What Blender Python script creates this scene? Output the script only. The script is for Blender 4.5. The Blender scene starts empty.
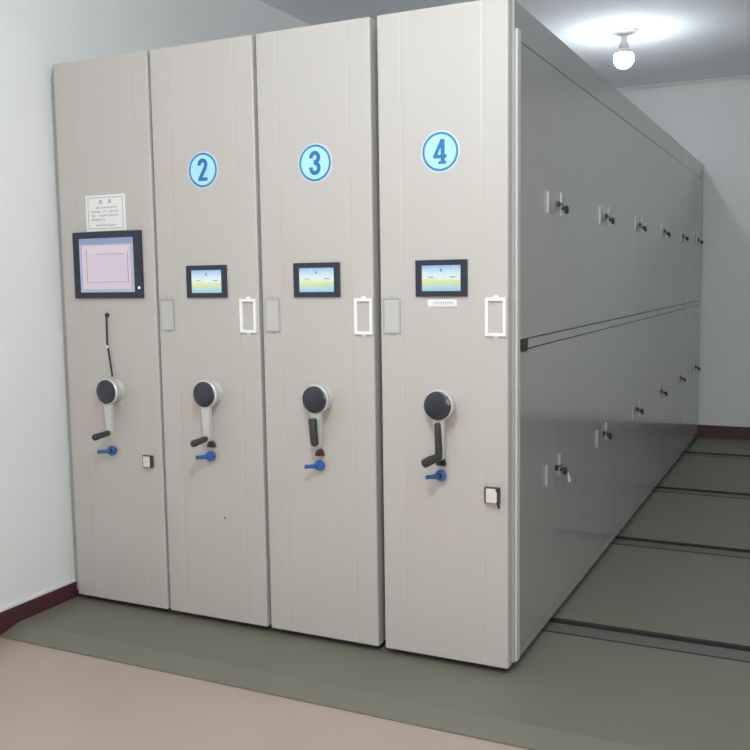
import bpy, bmesh, math, random
from mathutils import Vector, Matrix, Euler
random.seed(4)
C = bpy.context.scene.collection
S = bpy.context.scene

# ------------------------------------------------------------------ camera, world, light, exposure
cam_d = bpy.data.cameras.new('camera')
cam = bpy.data.objects.new('camera', cam_d)
C.objects.link(cam)
S.camera = cam
cam_d.sensor_fit = 'HORIZONTAL'
cam_d.sensor_width = 36.0
cam_d.lens = 36.0 * 929.7 / 750.0
cam_d.clip_start = 0.05
cam.matrix_world = (Matrix.Translation((0.9643, -3.0501, 1.4058)) @ Matrix.Rotation(0.4513, 4, 'Z')
                    @ Matrix.Rotation(math.pi / 2 - 0.1030, 4, 'X') @ Matrix.Rotation(-0.0145, 4, 'Z'))

w = bpy.data.worlds.new('world')
S.world = w
w.use_nodes = True
w.node_tree.nodes['Background'].inputs[0].default_value = (0.80, 0.88, 1.0, 1)
w.node_tree.nodes['Background'].inputs[1].default_value = 0.25
S.view_settings.view_transform = 'Standard'
S.view_settings.look = 'None'
S.view_settings.gamma = 1
S.view_settings.use_curve_mapping = False
S.view_settings.exposure = 0.10


def area(name, loc, target, sx, sy, power, col):
    d = bpy.data.lights.new(name, 'AREA')
    d.shape = 'RECTANGLE'
    d.size = sx
    d.size_y = sy
    d.energy = power
    d.color = col
    o = bpy.data.objects.new(name, d)
    C.objects.link(o)
    o.location = loc
    o.rotation_euler = (Vector(target) - Vector(loc)).to_track_quat('-Z', 'Y').to_euler()
    return o


# soft unseen fill added in the front part of the room, and the ceiling lamp above the front aisle
area('front_fill', (1.45, -4.1, 1.70), (-1.2, 0.2, 1.30), 1.9, 1.5, 52, (1.0, 0.93, 0.89))
pd = bpy.data.lights.new('front_ceiling_bulb', 'POINT')
pd.energy = 68
pd.shadow_soft_size = 0.09
pd.color = (0.86, 0.97, 1.0)
pl = bpy.data.objects.new('front_ceiling_bulb', pd)
C.objects.link(pl)
pl.location = (0.10, -1.65, 2.50)
ad = bpy.data.lights.new('aisle_fill', 'POINT')  # unseen lamp added to brighten the door side and ceiling
ad.energy = 17
ad.shadow_soft_size = 0.12
ad.color = (0.80, 0.90, 1.0)
al = bpy.data.objects.new('aisle_fill', ad)
C.objects.link(al)
al.location = (1.9, 1.5, 2.70)
BULB_EMISSION = 112.0

# ------------------------------------------------------------------ materials


def lin(c):
    return tuple(((v / 255) / 12.92 if v / 255 <= 0.04045 else ((v / 255 + 0.055) / 1.055) ** 2.4) for v in c)


def mat(name, rgb, rough=0.5, metal=0.0, emit=None, estr=0.0, noise=0.0, nscale=8.0, bump=0.0, bscale=300.0,
        stretch=(1, 1, 1), coat=0.0, spec=0.5):
    m = bpy.data.materials.new(name)
    m.use_nodes = True
    nt = m.node_tree
    b = nt.nodes['Principled BSDF']
    col = lin(rgb) + (1,)
    b.inputs['Base Color'].default_value = col
    b.inputs['Roughness'].default_value = rough
    b.inputs['Metallic'].default_value = metal
    b.inputs['Specular IOR Level'].default_value = spec
    b.inputs['Coat Weight'].default_value = coat
    if emit:
        b.inputs['Emission Color'].default_value = lin(emit) + (1,)
        b.inputs['Emission Strength'].default_value = estr
    tc = nt.nodes.new('ShaderNodeTexCoord')
    mp = nt.nodes.new('ShaderNodeMapping')
    mp.inputs['Scale'].default_value = stretch
    nt.links.new(tc.outputs['Object'], mp.inputs[0])
    if noise > 0:
        n = nt.nodes.new('ShaderNodeTexNoise')
        n.inputs['Scale'].default_value = nscale
        n.inputs['Detail'].default_value = 5
        nt.links.new(mp.outputs[0], n.inputs['Vector'])
        mx = nt.nodes.new('ShaderNodeMix')
        mx.data_type = 'RGBA'
        mx.inputs[6].default_value = tuple(v * (1 - noise) for v in col[:3]) + (1,)
        mx.inputs[7].default_value = tuple(min(1, v * (1 + noise)) for v in col[:3]) + (1,)
        nt.links.new(n.outputs[0], mx.inputs[0])
        nt.links.new(mx.outputs[2], b.inputs['Base Color'])
    if bump > 0:
        n2 = nt.nodes.new('ShaderNodeTexNoise')
        n2.inputs['Scale'].default_value = bscale
        n2.inputs['Detail'].default_value = 3
        nt.links.new(mp.outputs[0], n2.inputs['Vector'])
        bp = nt.nodes.new('ShaderNodeBump')
        bp.inputs['Strength'].default_value = bump
        bp.inputs['Distance'].default_value = 0.002
        nt.links.new(n2.outputs[0], bp.inputs['Height'])
        nt.links.new(bp.outputs[0], b.inputs['Normal'])
    return m


M = {}
M['paint'] = mat('grey_beige_enamel', (190, 184, 178), 0.42, noise=0.025, nscale=2.0, bump=0.10, bscale=6.0, stretch=(6, 6, 0.6))
M['door'] = mat('grey_enamel_door', (166, 166, 162), 0.17, noise=0.03, nscale=2.0, bump=0.12, bscale=5.0, stretch=(3, 6, 0.7), spec=0.8, coat=0.25)
M['seal'] = mat('grey_rubber_seal', (200, 198, 192), 0.6)
M['gapshade'] = mat('gap_shade_grey', (92, 97, 94), 0.7)  # shade in the gaps painted into the colour; the seals are light grey
M['base'] = mat('dark_base', (40, 40, 40), 0.8)
M['wall'] = mat('white_wall_paint', (230, 231, 230), 0.85, noise=0.02, nscale=3, bump=0.05, bscale=40)
M['ceil'] = mat('white_ceiling_paint', (240, 245, 252), 0.9, noise=0.015, nscale=2)
M['maroon'] = mat('maroon_baseboard', (78, 42, 52), 0.35, noise=0.12, nscale=20)
M['cornice'] = mat('white_cornice', (226, 228, 226), 0.7)
M['platform'] = mat('grey_floor_board', (116, 114, 100), 0.42, noise=0.08, nscale=3, bump=0.05, bscale=60)
M['tile'] = mat('tan_tile_floor', (178, 158, 144), 0.3, noise=0.06, nscale=4)
M['railsteel'] = mat('rail_steel', (104, 104, 96), 0.5, metal=0.2)
M['groove'] = mat('groove_shade', (46, 47, 46), 0.9)  # shade of the rail grooves put into the colour
M['black'] = mat('black_plastic', (34, 35, 40), 0.38)
M['grip'] = mat('dark_grip_rubber', (52, 54, 52), 0.5)
M['cap'] = mat('dark_slate_cap', (40, 42, 56), 0.25, coat=0.4)
M['silver'] = mat('silver_painted_metal', (205, 206, 202), 0.35, metal=0.25)
M['chrome'] = mat('chrome_painted_glint', (246, 246, 247), 0.3, metal=0.15)  # bright reflection painted in as near-white
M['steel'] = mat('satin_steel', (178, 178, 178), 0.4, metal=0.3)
M['bezel'] = mat('navy_black_bezel', (42, 47, 62), 0.35)
M['blue'] = mat('blue_plastic', (44, 98, 165), 0.35)
M['brown'] = mat('brown_metal', (84, 62, 62), 0.4, metal=0.3)
M['cream'] = mat('cream_plastic', (218, 212, 202), 0.5)
M['paper'] = mat('white_paper', (232, 232, 230), 0.8)
M['ink'] = mat('grey_ink', (140, 142, 146), 0.8)
M['signring'] = mat('sign_ring_blue', (52, 128, 178), 0.5)
M['signedge'] = mat('sign_white_edge', (206, 222, 236), 0.5)
M['signface'] = mat('sign_pale_blue', (174, 226, 244), 0.5)
M['signnum'] = mat('sign_numeral_blue', (34, 112, 182), 0.5)
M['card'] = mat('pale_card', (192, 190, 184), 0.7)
M['fillergrey'] = mat('grey_filler', (158, 162, 158), 0.7)  # filler strip between the first cabinet and the wall
M['lamp'] = mat('bulb_glow', (255, 255, 255), 0.4, emit=(244, 250, 255), estr=BULB_EMISSION)
M['porcelain'] = mat('white_plastic_holder', (225, 226, 226), 0.4)


def screen_mat(name, stops, estr, axis_h, height):
    """a lit screen: horizontal bands up its height (its own picture)"""
    m = bpy.data.materials.new(name)
    m.use_nodes = True
    nt = m.node_tree
    b = nt.nodes['Principled BSDF']
    tc = nt.nodes.new('ShaderNodeTexCoord')
    sp = nt.nodes.new('ShaderNodeSeparateXYZ')
    nt.links.new(tc.outputs['Object'], sp.inputs[0])
    nz = nt.nodes.new('ShaderNodeTexNoise')
    nz.inputs['Scale'].default_value = 55
    nz.inputs['Detail'].default_value = 2
    nt.links.new(tc.outputs['Object'], nz.inputs['Vector'])
    ad = nt.nodes.new('ShaderNodeMath')
    ad.operation = 'MULTIPLY_ADD'
    ad.inputs[1].default_value = 0.022
    nt.links.new(nz.outputs[0], ad.inputs[0])
    nt.links.new(sp.outputs[2], ad.inputs[2])
    mr = nt.nodes.new('ShaderNodeMapRange')
    mr.inputs[1].default_value = -height / 2 + 0.011
    mr.inputs[2].default_value = height / 2 + 0.011
    nt.links.new(ad.outputs[0], mr.inputs[0])
    cr = nt.nodes.new('ShaderNodeValToRGB')
    el = cr.color_ramp.elements
    while len(el) > 2:
        el.remove(el[0])
    el[0].position = stops[0][0]
    el[0].color = lin(stops[0][1]) + (1,)
    el[1].position = stops[-1][0]
    el[1].color = lin(stops[-1][1]) + (1,)
    for p, c in stops[1:-1]:
        e = el.new(p)
        e.color = lin(c) + (1,)
    nt.links.new(mr.outputs[0], cr.inputs[0])
    b.inputs['Base Color'].default_value = (0.02, 0.02, 0.02, 1)
    b.inputs['Roughness'].default_value = 0.25
    nt.links.new(cr.outputs[0], b.inputs['Emission Color'])
    b.inputs['Emission Strength'].default_value = estr
    return m


M['scene_pic'] = screen_mat('lit_landscape_screen', [(0.0, (150, 196, 222)), (0.17, (176, 214, 226)), (0.24, (200, 220, 170)),
                            (0.42, (216, 230, 172)), (0.52, (224, 238, 226)), (0.66, (214, 232, 242)), (0.88, (176, 206, 238)), (1.0, (140, 182, 226))], 0.95, 2, 0.09)
M['scr_lilac'] = mat('screen_lilac', (10, 10, 12), 0.25, emit=(178, 180, 208), estr=0.85)
M['scr_blue'] = mat('screen_title_blue', (10, 10, 12), 0.25, emit=(138, 160, 196), estr=0.85)
M['scr_pink'] = mat('screen_pink', (10, 10, 12), 0.25, emit=(222, 208, 214), estr=0.85)
M['scr_pink2'] = mat('screen_rose', (10, 10, 12), 0.25, emit=(214, 202, 214), estr=0.85)
M['scr_line'] = mat('screen_line', (10, 10, 12), 0.25, emit=(176, 140, 150), estr=0.8)
M['scr_icon'] = mat('screen_icon', (10, 10, 12), 0.25, emit=(120, 160, 196), estr=0.8)
M['led'] = mat('white_led', (230, 235, 240), 0.3, emit=(235, 245, 255), estr=1.0)

# ------------------------------------------------------------------ mesh helpers


def obj(name, bm, m, parent=None, loc=(0, 0, 0), smooth=False):
    me = bpy.data.meshes.new(name)
    bmesh.ops.recalc_face_normals(bm, faces=bm.faces[:])
    bm.to_mesh(me)
    bm.free()
    for mm in (m if isinstance(m, (list, tuple)) else [m]):
        me.materials.append(mm)
    if smooth:
        for p in me.polygons:
            p.use_smooth = True
        try:
            me.set_sharp_from_angle(angle=math.radians(38))
        except Exception:
            pass
    o = bpy.data.objects.new(name, me)
    C.objects.link(o)
    o.location = loc
    if parent:
        o.parent = parent
    return o


def add_box(bm, x0, x1, y0, y1, z0, z1, bev=0.0, mi=0, seg=2):
    vs = [bm.verts.new(p) for p in ((x0, y0, z0), (x1, y0, z0), (x1, y1, z0), (x0, y1, z0),
                                    (x0, y0, z1), (x1, y0, z1), (x1, y1, z1), (x0, y1, z1))]
    fs = [bm.faces.new([vs[i] for i in f]) for f in ((0, 3, 2, 1), (4, 5, 6, 7), (0, 1, 5, 4), (1, 2, 6, 5), (2, 3, 7, 6), (3, 0, 4, 7))]
    for f in fs:
        f.material_index = mi
    if bev > 0:
        es = list({e for f in fs for e in f.edges})
        r = bmesh.ops.bevel(bm, geom=es, offset=bev, segments=seg, affect='EDGES', profile=0.5)
        for f in r['faces']:
            f.material_index = mi
    return bm


def box(*a, **k):
    return add_box(bmesh.new(), *a, **k)


def add_lathe(bm, prof, mtx=None, n=32, mi=0):
    """prof: (radius, height) pairs along +Z"""
    mtx = mtx or Matrix()
    rings = []
    for r, h in prof:
        if r < 1e-6:
            rings.append([bm.verts.new(mtx @ Vector((0, 0, h)))])
        else:
            rings.append([bm.verts.new(mtx @ Vector((r * math.cos(2 * math.pi * i / n), r * math.sin(2 * math.pi * i / n), h))) for i in range(n)])
    for a, b in zip(rings, rings[1:]):
        for i in range(n):
            j = (i + 1) % n
            if len(a) == 1 and len(b) > 1:
                f = bm.faces.new((a[0], b[j], b[i]))
            elif len(b) == 1 and len(a) > 1:
                f = bm.faces.new((a[i], a[j], b[0]))
            elif len(a) > 1:
                f = bm.faces.new((a[i], a[j], b[j], b[i]))
            else:
                continue
            f.material_index = mi
    return bm


OUT = Matrix.Rotation(math.pi / 2, 4, 'X')       # local +Z -> world -Y, out of a front panel
OUTX = Matrix.Rotation(math.pi / 2, 4, 'Y')      # local +Z -> world +X, out of the doors


def add_tube(bm, pts, rad, n=12, mi=0, flat=1.0, side=None):
    pts = [Vector(p) for p in pts]
    if not isinstance(rad, (list, tuple)):
        rad = [rad] * len(pts)
    rings = []
    for i, p in enumerate(pts):
        t = (pts[min(i + 1, len(pts) - 1)] - pts[max(i - 1, 0)]).normalized()
        up = side.copy() if side is not None else (Vector((0, 1, 0)) if abs(t.y) < 0.9 else Vector((0, 0, 1)))
        a = t.cross(up).normalized()
        b = t.cross(a).normalized()
        rings.append([bm.verts.new(p + a * (rad[i] * math.cos(2 * math.pi * k / n)) + b * (rad[i] * flat * math.sin(2 * math.pi * k / n))) for k in range(n)])
    for r0, r1 in zip(rings, rings[1:]):
        for k in range(n):
            f = bm.faces.new((r0[k], r0[(k + 1) % n], r1[(k + 1) % n], r1[k]))
            f.material_index = mi
    for r in (rings[0], rings[-1]):
        f = bm.faces.new(r)
        f.material_index = mi
    return bm


def extrude_profile(bm, pts, z0, z1, mi=0):
    """closed xy polygon swept along z"""
    a = [bm.verts.new((x, y, z0)) for x, y in pts]
    b = [bm.verts.new((x, y, z1)) for x, y in pts]
    n = len(pts)
    for i in range(n):
        bm.faces.new((a[i], a[(i + 1) % n], b[(i + 1) % n], b[i])).material_index = mi
    bm.faces.new(a).material_index = mi
    bm.faces.new(b).material_index = mi
    return bm


def plate_xz(bm, pts, y0, y1, mi=0):
    """closed xz polygon given thickness in y"""
    a = [bm.verts.new((x, y0, z)) for x, z in pts]
    b = [bm.verts.new((x, y1, z)) for x, z in pts]
    n = len(pts)
    for i in range(n):
        bm.faces.new((a[i], a[(i + 1) % n], b[(i + 1) % n], b[i])).material_index = mi
    bm.faces.new(a).material_index = mi
    bm.faces.new(b).material_index = mi
    return bm


def ribbon_pts(path, w):
    """outline of a stroke of width w along path"""
    path = [Vector(p) for p in path]
    L, R = [], []
    for i, p in enumerate(path):
        t = (path[min(i + 1, len(path) - 1)] - path[max(i - 1, 0)]).normalized()
        if 0 < i < len(path) - 1:
            t0 = (p - path[i - 1]).normalized()
            t1 = (path[i + 1] - p).normalized()
            t = (t0 + t1).normalized()
            k = 1 / max(0.5, t.dot(t0))
        else:
            k = 1
        n = Vector((-t.y, t.x))
        L.append(p + n * w / 2 * k)
        R.append(p - n * w / 2 * k)
    return L, R


def stroke(bm, path, w, y0, y1, mi=0):
    L, R = ribbon_pts(path, w)
    la = [(bm.verts.new((p.x, y0, p.y)), bm.verts.new((p.x, y1, p.y))) for p in L]
    ra = [(bm.verts.new((p.x, y0, p.y)), bm.verts.new((p.x, y1, p.y))) for p in R]
    fs = []
    for i in range(len(la) - 1):
        fs.append(bm.faces.new((la[i][0], la[i + 1][0], ra[i + 1][0], ra[i][0])))
        fs.append(bm.faces.new((la[i][1], ra[i][1], ra[i + 1][1], la[i + 1][1])))
        fs.append(bm.faces.new((la[i][0], la[i][1], la[i + 1][1], la[i + 1][0])))
        fs.append(bm.faces.new((ra[i][0], ra[i + 1][0], ra[i + 1][1], ra[i][1])))
    for i in (0, -1):
        fs.append(bm.faces.new((la[i][0], ra[i][0], ra[i][1], la[i][1])))
    for f in fs:
        f.material_index = mi
    return bm


def arc(cx, cz, rx, rz, a0, a1, n=12):
    return [(cx + rx * math.cos(math.radians(a0 + (a1 - a0) * i / n)), cz + rz * math.sin(math.radians(a0 + (a1 - a0) * i / n))) for i in range(n + 1)]


def tag(o, label=None, cat=None, group=None, kind=None):
    if label:
        o['label'] = label
    if cat:
        o['category'] = cat
    if group:
        o['group'] = group
    if kind:
        o['kind'] = kind
    return o


def empty(name, loc, parent=None):
    o = bpy.data.objects.new(name, None)
    C.objects.link(o)
    o.empty_display_size = 0.1
    o.location = loc
    if parent:
        o.parent = parent
    return o


# ------------------------------------------------------------------ room
XL, XR, YB, YF, ZC, ZF = -2.045, 3.2, 5.38, -5.0, 3.02, -0.03
H = 2.325
tag(obj('wall_left', box(XL - 0.1, XL, YF - 0.1, YB + 0.1, ZF, ZC), M['wall']), kind='structure')
tag(obj('wall_back', box(XL, XR, YB, YB + 0.1, ZF, ZC), M['wall']), kind='structure')
tag(obj('wall_right', box(XR, XR + 0.1, YF - 0.1, YB + 0.1, ZF, ZC), M['wall']), kind='structure')
tag(obj('wall_front', box(XL, XR, YF - 0.1, YF, ZF, ZC), M['wall']), kind='structure')
tag(obj('ceiling', box(XL - 0.1, XR + 0.1, YF - 0.1, YB + 0.1, ZC, ZC + 0.1), M['ceil']), kind='structure')
tag(obj('floor', box(XL - 0.1, XR + 0.1, YF - 0.1, YB + 0.1, ZF - 0.1, ZF), M['tile']), kind='structure')
# cornice along the back wall
cb = bmesh.new()
prof = [(0, 0), (0, -0.05), (-0.008, -0.05), (-0.014, -0.03), (-0.03, -0.014), (-0.05, -0.008), (-0.05, 0)]
a = [cb.verts.new((XL, YB + p[0], ZC + p[1])) for p in prof]
b = [cb.verts.new((XR, YB + p[0], ZC + p[1])) for p in prof]
for i in range(len(prof)):
    cb.faces.new((a[i], a[(i + 1) % len(prof)], b[(i + 1) % len(prof)], b[i]))
tag(obj('trim_1', cb, M['cornice']), kind='structure')
# baseboards
tag(obj('baseboard_back', box(XL, XR, YB - 0.014, YB, ZF, 0.104, bev=0.003), M['maroon']), kind='structure')
tag(obj('baseboard_left', box(XL, XL + 0.013, YF, YB - 0.014, ZF, 0.070, bev=0.003), M['maroon']), kind='structure')
tag(obj('trim_2', box(XL, XL + 0.008, YF, YB - 0.014, 0.070, 0.080), M['cornice']), kind='structure')
tag(obj('baseboard_right', box(XR - 0.014, XR, YF, YB - 0.014, ZF, 0.104, bev=0.003), M['maroon']), kind='structure')

# raised floor boards, laid between the rails, on top of the tile floor
RAILS = [0.54, 1.87, 3.18, 4.54]
RW = 0.082
edges = [-0.32] + sum([[r - RW, r + RW] for r in RAILS], []) + [YB - 0.014]
fb = bmesh.new()
for i in range(0, len(edges), 2):
    y0, y1 = edges[i], edges[i + 1]
    if i == 0:
        extr = [(-0.42, ZF), (y1, ZF), (y1, 0.0), (y0, 0.0), (-0.42, ZF + 0.006)]
        va = [fb.verts.new((XL + 0.013, p[0], p[1])) for p in extr]
        vb = [fb.verts.new((XR - 0.014, p[0], p[1])) for p in extr]
        for k in range(5):
            fb.faces.new((va[k], va[(k + 1) % 5], vb[(k + 1) % 5], vb[k]))
        fb.faces.new(va)
        fb.faces.new(vb)
    else:
        add_box(fb, XL + 0.013, XR - 0.014, y0, y1, ZF, 0.0, bev=0.002)
tag(obj('floor_platform', fb, M['platform']), kind='structure')
for i, r in enumerate(RAILS):
    where = ['nearest the front of the cabinets', 'second back from the cabinet fronts', 'third back from the cabinet fronts', 'nearest the back wall'][i]
    t = empty('floor_rail', (0, r, ZF))
    tag(t, 'steel guide rail sunk in the grey floor, ' + where, 'rail', 'guide rails crossing the aisle floor')
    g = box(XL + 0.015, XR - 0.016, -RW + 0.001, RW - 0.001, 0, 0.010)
    add_box(g, XL + 0.015, XR - 0.016, RW - 0.022, RW - 0.001, 0.010, 0.0305)  # dark lips added as the shadow lines beside the rail
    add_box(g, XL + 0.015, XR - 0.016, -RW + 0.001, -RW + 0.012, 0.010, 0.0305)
    obj('rail_bed_shade', g, M['groove'], t)
    rb = bmesh.new()
    add_box(rb, XL + 0.015, XR - 0.016, -RW + 0.022, RW - 0.050, 0.0095, 0.0280, bev=0.002)
    obj('rail_bar', rb, M['railsteel'], t)

# ------------------------------------------------------------------ cabinets
W = 0.488
YE = 5.36
NAMES = {1: 'leftmost grey shelving cabinet by the wall, with large touchscreen and paper notice',
         2: 'narrow grey cabinet marked two, next to the one with the paper notice',
         3: 'narrow grey cabinet front marked three, crank grip folded flat, beside the cabinet marked four',
         4: 'grey cabinet marked four, its long side full of lockable doors facing the aisle'}



def front_panel(t, W=W):
    """folded steel front: shallow vertical creases near both edges; x=0 is the left edge"""
    e = 0.006
    pts = [(0, 0.045), (0, e)] + [(e - e * math.cos(math.radians(a)), e - e * math.sin(math.radians(a))) for a in (22, 45, 68)] + [(e, 0.0)]
    pts += [(0.083, 0.0), (0.087, 0.0008), (0.093, 0.0008), (0.098, 0.0)]
    pts += [(W - 0.098, 0.0), (W - 0.093, 0.0008), (W - 0.087, 0.0008), (W - 0.083, 0.0)]
    pts += [(W - e, 0.0)] + [(W - e + e * math.sin(math.radians(a)), e - e * math.cos(math.radians(a))) for a in (22, 45, 68)] + [(W, e), (W, 0.045)]
    bm = extrude_profile(bmesh.new(), pts, 0.025, H)
    return obj('front_panel', bm, M['paint'], t)


def number_sign(t, n, x, z):
    bm = bmesh.new()
    R = 0.067
    add_lathe(bm, [(R + 0.004, 0), (R + 0.004, 0.0015), (R, 0.0018)], OUT, 48, 1)
    add_lathe(bm, [(R, 0.0018), (R - 0.0085, 0.0019)], OUT, 48, 2)
    add_lathe(bm, [(R - 0.0085, 0.0019), (0, 0.0019)], OUT, 48, 0)
    s = obj('number_sign', bm, [M['signface'], M['signedge'], M['signring']], t, (x, 0, z))
    nb = bmesh.new()
    y0, y1 = -0.0032, -0.0019
    wd = 0.0145
    if n == 2:
        p = arc(0.0, 0.021, 0.0155, 0.0165, 190, -15, 14) + [(0.010, 0.005), (-0.0145, -0.0345)]
        stroke(nb, p, wd, y0, y1)
        stroke(nb, [(-0.0215, -0.0355), (0.0215, -0.0355)], 0.013, y0 - 0.0001, y1)
    elif n == 3:
        stroke(nb, arc(0.0, 0.020, 0.0155, 0.0165, 190, -62, 16) + [(-0.004, 0.0025)], wd, y0, y1)
        stroke(nb, [(-0.004, 0.0025)] + arc(0.0, -0.0185, 0.0165, 0.0180, 62, -190, 16), wd, y0 - 0.0001, y1)
    else:
        stroke(nb, [(0.0085, 0.041), (-0.0195, -0.0155)], 0.0125, y0, y1)
        stroke(nb, [(0.0095, 0.0415), (0.0095, -0.0415)], 0.0145, y0 - 0.0001, y1)
        stroke(nb, [(-0.0255, -0.0165), (0.0235, -0.0165)], 0.0115, y0 - 0.0002, y1)
        stroke(nb, [(-0.0065, -0.0375), (0.0225, -0.0375)], 0.009, y0 - 0.0003, y1)
    obj('numeral', nb, M['signnum'], s)


def touchscreen(t, x0, x1, z0, z1):
    cx, cz = (x0 + x1) / 2, (z0 + z1) / 2
    hw, hh = (x1 - x0) / 2, (z1 - z0) / 2
    iw, ih = hw * 0.745, hh * 0.70
    bm = bmesh.new()
    # bezel as a frame round the sunken display
    add_box(bm, -hw, -iw, -0.009, 0, -hh, hh, bev=0.0015)
    add_box(bm, iw, hw, -0.009, 0, -hh, hh, bev=0.0015)
    add_box(bm, -iw, iw, -0.009, 0, ih, hh)
    add_box(bm, -iw, iw, -0.009, 0, -hh, -ih)
    s = obj('touchscreen', bm, M['bezel'], t, (cx, 0, cz))
    d = bmesh.new()
    add_box(d, -iw, iw, -0.0065, -0.001, -ih, ih)
    add_box(d, -0.004, 0.003, -0.007, -0.0065, ih * 0.50, ih * 0.74, mi=1)
    add_box(d, iw * 0.45, iw * 0.75, -0.0068, -0.0065, ih * 0.05, ih * 0.13, mi=1)
    add_box(d, -iw * 0.7, -iw * 0.4, -0.0068, -0.0065, ih * 0.05, ih * 0.12, mi=1)
    obj('display', d, [M['scene_pic'], M['scr_icon']], s)
    return s


def big_touchscreen(t, x0, x1, z0, z1):
    cx, cz = (x0 + x1) / 2, (z0 + z1) / 2
    hw, hh = (x1 - x0) / 2, (z1 - z0) / 2
    l, r, tp, bt = -hw + 0.033, hw - 0.041, hh - 0.027, -hh + 0.025
    bm = bmesh.new()
    add_box(bm, -hw, l, -0.012, 0, -hh, hh, bev=0.002)
    add_box(bm, r, hw, -0.012, 0, -hh, hh, bev=0.002)
    add_box(bm, l, r, -0.012, 0, tp, hh)
    add_box(bm, l, r, -0.012, 0, -hh, bt)
    s = obj('touchscreen', bm, M['bezel'], t, (cx, 0, cz))
    d = bmesh.new()
    add_box(d, l, r, -0.009, -0.001, bt, tp, mi=0)
    w = r - l
    h = tp - bt
    add_box(d, l + 0.001, r - 0.001, -0.0093, -0.009, tp - h * 0.11, tp, mi=1)
    add_box(d, l + w * 0.05, r - w * 0.06, -0.0093, -0.009, bt + h * 0.06, tp - h * 0.13, mi=2)
    add_box(d, l + w * 0.13, r - w * 0.10, -0.0096, -0.0093, bt + h * 0.19, tp - h * 0.16, mi=3)
    add_box(d, l + w * 0.16, r - w * 0.12, -0.0098, -0.0096, bt + h * 0.22, tp - h * 0.30, mi=2)
    for a, b_, c, e in ((0.13, 0.90, 0.185, 0.197), (0.30, 0.84, 0.70, 0.712), (0.13, 0.142, 0.19, 0.80), (0.885, 0.897, 0.19, 0.74)):
        add_box(d, l + w * a, l + w * b_, -0.0100, -0.0098, bt + h * c, bt + h * e, mi=4)
    obj('display', d, [M['scr_lilac'], M['scr_blue'], M['scr_pink2'], M['scr_pink'], M['scr_line']], s)
    k = bmesh.new()
    add_lathe(k, [(0.005, 0), (0.005, 0.0015), (0, 0.0020)], Matrix.Translation((hw - 0.016, -0.012, -hh + 0.043)) @ OUT, 16)
    obj('power_light', k, M['led'], s)
    for dz in (0.075, 0.105):
        k = bmesh.new()
        add_lathe(k, [(0.0042, 0), (0.0042, 0.0012), (0, 0.0014)], Matrix.Translation((hw - 0.016, -0.012, -hh + 0.04 + dz)) @ OUT, 12)
        obj('button', k, M['black'], s)
    return s


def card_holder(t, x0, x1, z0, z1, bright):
    m = M['chrome'] if bright else M['steel']  # how each frame catches the light is put into its colour
    cx, cz = (x0 + x1) / 2, (z0 + z1) / 2
    hw, hh = (x1 - x0) / 2, (z1 - z0) / 2
    bm = bmesh.new()
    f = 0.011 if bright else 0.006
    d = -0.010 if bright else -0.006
    add_box(bm, -hw, -hw + f, d, 0, -hh, hh, bev=0.001)
    add_box(bm, hw - f, hw, d, 0, -hh, hh, bev=0.001)
    add_box(bm, -hw + f, hw - f, d, 0, hh - f, hh, bev=0.0008)
    add_box(bm, -hw + f, hw - f, d, 0, -hh, -hh + f, bev=0.0008)
    for s in (-1, 1):       # screw tabs above and below
        plate_xz(bm, [(-0.010, s * hh), (0.010, s * hh), (0.006, s * (hh + 0.008)), (-0.006, s * (hh + 0.008))], -0.003, 0)
    h = obj('card_holder', bm, m, t, (cx, 0, cz))
    h['label'] = 'chrome card holder with painted glint, empty' if bright else 'dull grey card holder'
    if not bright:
        obj('card', box(-hw + f, hw - f, -0.003, 0, -hh + f, hh - f), M['card'], h)


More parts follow.
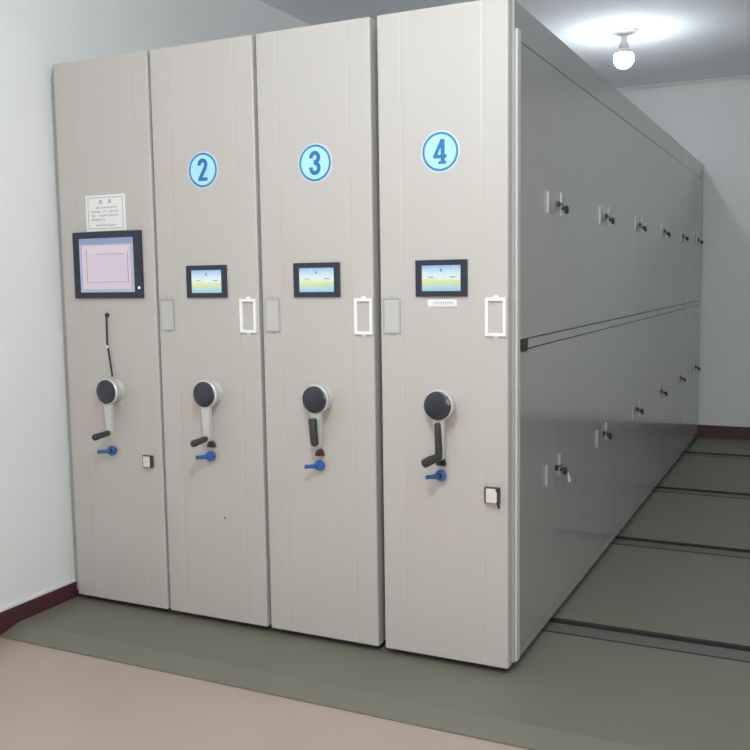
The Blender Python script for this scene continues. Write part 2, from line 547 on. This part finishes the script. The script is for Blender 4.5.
def crank(t, x, z, pose):
    """flange on the panel, round housing with a dark cap, arm hanging down and a turning grip"""
    bm = bmesh.new()
    add_lathe(bm, [(0.0, 0), (0.047, 0), (0.047, 0.006), (0.043, 0.012), (0.043, 0.030), (0.053, 0.034), (0.056, 0.040), (0.056, 0.056), (0.052, 0.060), (0.0, 0.060)], OUT, 48)
    h = obj('crank_handle', bm, M['silver'], t, (x, 0, z), smooth=True)
    bm = bmesh.new()
    add_lathe(bm, [(0.0505, 0.060), (0.0505, 0.063), (0.046, 0.0665), (0.020, 0.0690), (0.0, 0.0695)], OUT, 48)
    obj('hub_cap', bm, M['cap'], h, smooth=True)
    # arm: flat tapering bar leaving the housing's underside
    L = {1: 0.186, 2: 0.190, 3: 0.182, 4: 0.196}[pose]
    bm = bmesh.new()
    prof = [(-0.024, -0.044), (0.024, -0.044), (0.0165, -0.078), (0.0145, -L + 0.012), (0.010, -L), (-0.010, -L), (-0.0145, -L + 0.012), (-0.0165, -0.078)]
    plate_xz(bm, prof, -0.056, -0.038)
    for v in bm.verts:       # the arm leans back towards the panel
        v.co.y += (0.001 if pose < 3 else 0.012) * max(0, (-v.co.z - 0.046)) / (L - 0.046)
    bmesh.ops.bevel(bm, geom=bm.edges[:], offset=0.0025, segments=2, affect='EDGES')
    arm = obj('crank_arm', bm, M['silver'], h)
    zg = -L + 0.012
    g = bmesh.new()
    if pose in (1, 2):       # turned straight out of the panel
        add_lathe(g, [(0, 0), (0.009, 0), (0.010, 0.008), (0.012, 0.014), (0.0125, 0.060), (0.0145, 0.085), (0.0140, 0.093), (0.009, 0.099), (0, 0.100)],
                  Matrix.Translation((0, -0.048, zg)) @ Euler((math.radians(4), 0, 0)).to_matrix().to_4x4() @ OUT, 20)
    elif pose == 3:          # folded up against the arm
        add_tube(g, [(-0.003, -0.057, -0.174), (-0.003, -0.059, -0.168), (-0.005, -0.062, -0.130), (-0.006, -0.066, -0.076), (-0.006, -0.066, -0.071)], [0.009, 0.0145, 0.0155, 0.0160, 0.012], 16)
    else:                    # dark link folded along the arm, grip turned out at its end
        add_tube(g, [(0, -0.062, -0.060), (0, -0.062, -0.066), (0, -0.056, -0.120), (0, -0.050, -0.170), (0, -0.054, -0.183), (-0.006, -0.068, -0.186),
                     (-0.017, -0.092, -0.190), (-0.028, -0.116, -0.197), (-0.030, -0.121, -0.198)],
                 [0.008, 0.0115, 0.0125, 0.0135, 0.0135, 0.0145, 0.0165, 0.016, 0.009], 16, side=Vector((1, 0, 0)))
    obj('grip', g, M['grip'], h, smooth=True)


def key_lock(t, x, z, dark_ring=False):
    bm = bmesh.new()
    add_lathe(bm, [(0, 0), (0.016, 0), (0.016, 0.004), (0.012, 0.008), (0, 0.008)], OUT, 24)
    k = obj('key_lock', bm, M['black'] if dark_ring else M['brown'], t, (x, 0, z), smooth=True)
    b = bmesh.new()
    add_lathe(b, [(0, 0.008), (0.020, 0.008), (0.0215, 0.014), (0.019, 0.022), (0, 0.023)], OUT, 24)
    # flat blade standing out of the lock
    add_tube(b, [(-0.006, -0.014, 0.0), (-0.018, -0.034, -0.001), (-0.028, -0.050, 0.0), (-0.036, -0.062, 0.001)], [0.012, 0.0085, 0.0075, 0.0085], 14, flat=0.8)
    obj('key', b, M['blue'], k, smooth=True)
    if dark_ring:
        c = bmesh.new()
        add_lathe(c, [(0.0105, 0.0205), (0.0105, 0.0235), (0.0, 0.024)], OUT, 20)
        obj('keyhole', c, M['black'], k)


def stop_pin(t, x, z, m):
    p = arc(0, -0.008, 0.017, 0.026, 0, 180, 14)
    bm = plate_xz(bmesh.new(), p, -0.016, 0)
    add_lathe(bm, [(0.005, 0.016), (0.005, 0.024), (0, 0.025)], Matrix.Translation((0, 0, 0.0)) @ OUT, 12)
    obj('lock_catch', bm, m, t, (x, 0, z))


def latch(t, x, z, w, h, tail):
    bm = bmesh.new()
    add_box(bm, -w / 2, w / 2, -0.016, 0, -h / 2, h / 2, bev=0.003)
    l = obj('latch', bm, M['brown'], t, (x, 0, z))
    c = bmesh.new()
    add_box(c, -w / 2 + 0.008, w / 2 - 0.007, -0.024, -0.015, -h / 2 + 0.003, h / 2 - 0.003, bev=0.005)
    obj('latch_plate', c, M['cream'], l)
    if tail:
        b = bmesh.new()
        add_tube(b, [(w / 2 - 0.006, -0.018, -h / 2 + 0.010), (w / 2, -0.022, -h / 2 - 0.004), (w / 2 + 0.001, -0.022, -h / 2 - 0.011)], 0.0045, 10)
        obj('lever', b, M['black'], l)
        b = bmesh.new()
        add_lathe(b, [(0, 0), (0.007, 0), (0.007, 0.010), (0, 0.011)], Matrix.Translation((w / 2 - 0.004, -0.014, h / 2 - 0.006)) @ OUT, 12)
        obj('rivet', b, M['black'], l)


def notice(t, x0, x1, z0, z1):
    cx, cz, hw, hh = (x0 + x1) / 2, (z0 + z1) / 2, (x1 - x0) / 2, (z1 - z0) / 2
    bm = bmesh.new()
    add_box(bm, -hw, hw, -0.0025, 0, -hh, hh)
    rnd = random.Random(3)
    y0, y1 = -0.0031, -0.0025

    def bar(a, b, c, d):
        add_box(bm, a, b, y0, y1, c, d, mi=1)
    m = 0.012
    for a, b, c, d in ((-hw + m, hw - m, hh - m, hh - m + 0.002), (-hw + m, hw - m, -hh + m - 0.002, -hh + m),
                       (-hw + m, -hw + m + 0.002, -hh + m, hh - m), (hw - m - 0.002, hw - m, -hh + m, hh - m)):
        bar(a, b, c, d)

    def glyph(gx, gz, s):
        bar(gx, gx + s, gz + s * 0.8, gz + s * 0.93)
        bar(gx, gx + s, gz + s * rnd.uniform(0.3, 0.5), gz + s * 0.55)
        bar(gx + s * 0.42, gx + s * 0.56, gz, gz + s)
        if rnd.random() < 0.7:
            bar(gx, gx + s, gz, gz + s * 0.13)
    glyph(-0.032, hh - 0.036, 0.016)
    glyph(0.016, hh - 0.036, 0.016)
    for r, (a, b) in enumerate(((-0.05, 0.07), (-0.075, 0.07), (-0.075, 0.07), (-0.075, -0.005))):
        gx = a
        while gx < b:
            if rnd.random() < 0.88:
                glyph(gx, hh - 0.056 - r * 0.0165, 0.0075)
            gx += 0.0105
    gx = -0.05
    while gx < 0.05:
        glyph(gx, -hh + 0.020, 0.0075)
        gx += 0.0105
    obj('paper_notice', bm, [M['paper'], M['ink']], t, (cx, 0, cz))


def cord(t, x, z0, z1):
    bm = bmesh.new()
    add_lathe(bm, [(0.0, 0.0), (0.009, 0), (0.009, 0.008), (0, 0.011)], Matrix.Translation((0, 0, z1)) @ OUT, 16)
    pts = [(0, -0.008, z1), (-0.001, -0.008, z1 - 0.05), (-0.004, -0.006, z1 - 0.12), (0.004, -0.006, z1 - 0.17), (0.014, -0.008, z1 - 0.23), (0.022, -0.012, z0)]
    add_tube(bm, pts, 0.0038, 10)
    c = obj('cord', bm, M['black'], t, (x, 0, 0), smooth=True)
    b = bmesh.new()
    add_tube(b, [(-0.004, -0.006, z1 - 0.128), (-0.0025, -0.006, z1 - 0.140)], 0.0055, 10)
    obj('cord_tie', b, M['cream'], c)


def door(t, y0, y1, z0, z1, kind, hy, hz, dangling=False):
    """a side door in its own plane x=0 (cabinet origin at its left front corner)"""
    bm = bmesh.new()
    add_box(bm, W - 0.020, W + 0.001, y0, y1, z0, z1, bev=0.0005, seg=1)
    d = obj('door', bm, M['door'], t)
    X = W + 0.001
    if kind == 'pull':
        b = bmesh.new()
        add_box(b, X, X + 0.009, hy - 0.006, hy + 0.006, hz - 0.042, hz + 0.042, bev=0.002)
        obj('pull_handle', b, M['steel'], d)
    else:
        b = bmesh.new()
        add_box(b, X, X + 0.008, hy - 0.008, hy + 0.008, hz - 0.046, hz + 0.046, bev=0.002)
        l = obj('lock_handle', b, M['steel'], d)
        b = bmesh.new()
        add_box(b, X, X + 0.012, hy - 0.045, hy + 0.014, hz - 0.002, hz + 0.003, bev=0.001)
        add_box(b, X, X + 0.010, hy - 0.056, hy - 0.044, hz - 0.012, hz + 0.010, bev=0.001)
        add_lathe(b, [(0.0, 0), (0.008, 0), (0.008, 0.014), (0, 0.016)], Matrix.Translation((X + 0.006, hy, hz - 0.016)) @ OUTX, 16)
        obj('lock_bolt', b, M['black'], d)
        b = bmesh.new()
        add_lathe(b, [(0.0, 0.018), (0.011, 0.019), (0.0165, 0.023), (0.0165, 0.028), (0.012, 0.033), (0, 0.034)], Matrix.Translation((X, hy + 0.002, hz - 0.022)) @ OUTX, 20)
        obj('lock_knob', b, M['black'], d, smooth=True)
        if dangling:
            b = bmesh.new()
            add_tube(b, [(X + 0.040, hy, hz - 0.030), (X + 0.040, hy + 0.012, hz - 0.050), (X + 0.040, hy + 0.018, hz - 0.068)], [0.003, 0.006, 0.006], 10)
            obj('hanging_key', b, M['cream'], d)
    return d


def cabinet(n):
    x = {1: -2.005, 2: -1.494, 3: -0.993, 4: -0.488}[n]
    t = empty('shelving_cabinet', (x, 0, 0))
    tag(t, NAMES[n], 'cabinet', 'mobile shelving cabinets standing side by side')
    front_panel(t, {1: W + 0.010, 2: W - 0.003, 3: W - 0.011, 4: W - 0.007}[n])
    # carcass with a recessed dark plinth on the rails
    bm = bmesh.new()
    inset = {3: 0.015, 4: 0.021}.get(n, 0.004)
    add_box(bm, 0.004, W - inset, 0.045, YE, 0.025, H - 0.001)
    obj('carcass', bm, M['paint'] if n < 4 else M['door'], t)
    obj('plinth', box(0.03, W - 0.022, 0.03, YE - 0.03, 0.0, 0.025), M['base'], t)
    # rubber seal strips down both long sides, starting a little below the top
    zt = 2.205
    if n == 1:
        obj('seal_strip', box(-0.036, 0.002, 0.022, 0.075, 0.03, 2.285, bev=0.002), M['fillergrey'], t)
    if n == 4:
        b = bmesh.new()
        add_box(b, W - 0.004, W + 0.008, 0.058, 0.094, 0.03, 2.235, bev=0.003)
        obj('seal_strip', b, M['seal'], t)
    else:
        sx = 0.013 if n == 1 else 0
        obj('seal_strip', box(W - 0.006 + sx, W + 0.012, 0.05, 0.085, 0.03, 2.215, bev=0.001), M['gapshade'], t)
    fx = lambda wx: wx - x
    if n > 1:
        touchscreen(t, *{2: (fx(-1.3435), fx(-1.1508)), 3: (fx(-0.8467), fx(-0.6489)), 4: (fx(-0.3459), fx(-0.1514))}[n], 1.341, 1.469)
        number_sign(t, n, {2: 0.2435, 3: 0.2465, 4: 0.2375}[n], {2: 1.840, 3: 1.834, 4: 1.840}[n])
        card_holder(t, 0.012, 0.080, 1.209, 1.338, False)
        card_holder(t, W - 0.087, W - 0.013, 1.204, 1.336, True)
    else:
        big_touchscreen(t, fx(-1.930), fx(-1.564), 1.341, 1.619)
        notice(t, fx(-1.856), fx(-1.645), 1.6215, 1.7705)
        cord(t, fx(-1.765), 1.01, 1.270)
        latch(t, fx(-1.574), 0.658, 0.050, 0.052, False)
    cx = {1: 0.267, 2: 0.256, 3: 0.256, 4: 0.244}[n]
    crank(t, cx, {1: 0.951, 2: 0.961, 3: 0.962, 4: 0.962}[n], n)
    key_lock(t, {1: fx(-1.762), 2: fx(-1.250), 3: fx(-0.747), 4: fx(-0.252)}[n], 0.692 if n == 1 else 0.704, n in (1, 4))
    if n > 1:
        stop_pin(t, {2: fx(-1.247), 3: fx(-0.747), 4: fx(-0.252)}[n], 0.748, M['brown'] if n < 4 else M['black'])
    if n == 2:
        b = bmesh.new()
        add_lathe(b, [(0, 0.0), (0.004, 0), (0.004, 0.002), (0, 0.0025)], OUT, 12)
        obj('screw', b, M['black'], t, (fx(-1.198), 0, 0.451))
    if n == 4:
        latch(t, fx(-0.062), 0.648, 0.056, 0.058, True)
        b = bmesh.new()
        add_box(b, fx(-0.302), fx(-0.192), -0.003, 0, 1.306, 1.331)
        for k in range(9):
            gx = fx(-0.280) + k * 0.0088
            add_box(b, gx, gx + 0.006, -0.0035, -0.003, 1.314, 1.3155, mi=1)
            add_box(b, gx + 0.002, gx + 0.0035, -0.0035, -0.003, 1.3145, 1.3235, mi=1)
            add_box(b, gx, gx + 0.006, -0.0035, -0.003, 1.320, 1.3215, mi=1)
        obj('label_strip', b, [M['paper'], M['ink']], t)
        latch_z = (1.690, 0.636)
        # frame parts of the door side
        obj('side_stile', box(W - 0.022, W, 0.045, 0.098, 0.03, H - 0.001), M['door'], t)
        obj('header_rail', box(W - 0.022, W, 0.098, YE, 2.204, H - 0.001, bev=0.001), M['door'], t)
        obj('middle_rail', box(W - 0.022, W + 0.002, 0.205, YE, 1.1495, 1.1825, bev=0.001), M['door'], t)
        obj('rail_end', box(W - 0.022, W + 0.0035, 0.128, 0.200, 1.140, 1.187), M['grip'], t)
        obj('bottom_rail', box(W - 0.022, W, 0.098, YE, 0.025, 0.060, bev=0.001), M['door'], t)
        # seen at the bottom of the gaps round the doors
        obj('door_shadow_gap', box(W - 0.0205, W - 0.016, 0.098, YE - 0.001, 0.060, 2.204), M['gapshade'], t)
        P = 0.898
        for k in range(6):
            ya = 0.100 + P * k
            ym = 0.556 + P * k
            yb = min(0.998 + P * k, YE - 0.003)
            for (z0, z1, hz) in ((1.1865, 2.200, latch_z[0]), (0.063, 1.1455, latch_z[1])):
                door(t, ya + 0.0008, ym - 0.0006, z0, z1, 'pull', 0.450 + P * k, hz - 0.004)
                door(t, ym + 0.0006, yb - 0.0008, z0, z1, 'lock', 0.650 + P * k, hz, dangling=(k == 0 and z0 < 1))
    return t


for n in (1, 2, 3, 4):
    cabinet(n)

# ------------------------------------------------------------------ ceiling bulb over the fourth cabinet


def ceiling_bulb(loc, label, with_glow=True):
    t = empty('ceiling_bulb', loc)
    tag(t, label, 'lamp')
    bm = bmesh.new()
    add_lathe(bm, [(0, 0), (0.100, 0), (0.100, -0.006), (0.080, -0.014), (0.030, -0.024), (0, -0.024)], None, 36)
    obj('ceiling_rose', bm, M['porcelain'], t, smooth=True)
    bm = bmesh.new()
    add_lathe(bm, [(0, -0.022), (0.024, -0.022), (0.020, -0.050), (0.024, -0.075), (0.032, -0.085), (0.032, -0.105), (0, -0.105)], None, 28)
    obj('lamp_holder', bm, M['porcelain'], t, smooth=True)
    bm = bmesh.new()
    R = 0.066
    cz = -0.175
    h = bmesh.new()
    add_lathe(h, [(0, -0.103), (0.022, -0.103), (0.026, -0.120), (0.044, -0.132), (0.0610, -0.144), (0.0610, -0.147), (0, -0.147)], None, 32)
    obj('bulb_housing', h, M['porcelain'], t, smooth=True)
    pr = [(0, -0.148), (0.0585, -0.148)]
    for a in range(20, -91, -10):
        pr.append((R * math.cos(math.radians(a)) if a > -90 else 0, cz + R * math.sin(math.radians(a))))
    add_lathe(bm, pr, None, 32)
    obj('glass_bulb', bm, M['lamp'], t, smooth=True)


ceiling_bulb((-0.30, 3.436, ZC), 'lit white globe bulb in a plastic holder on the ceiling above the cabinets')
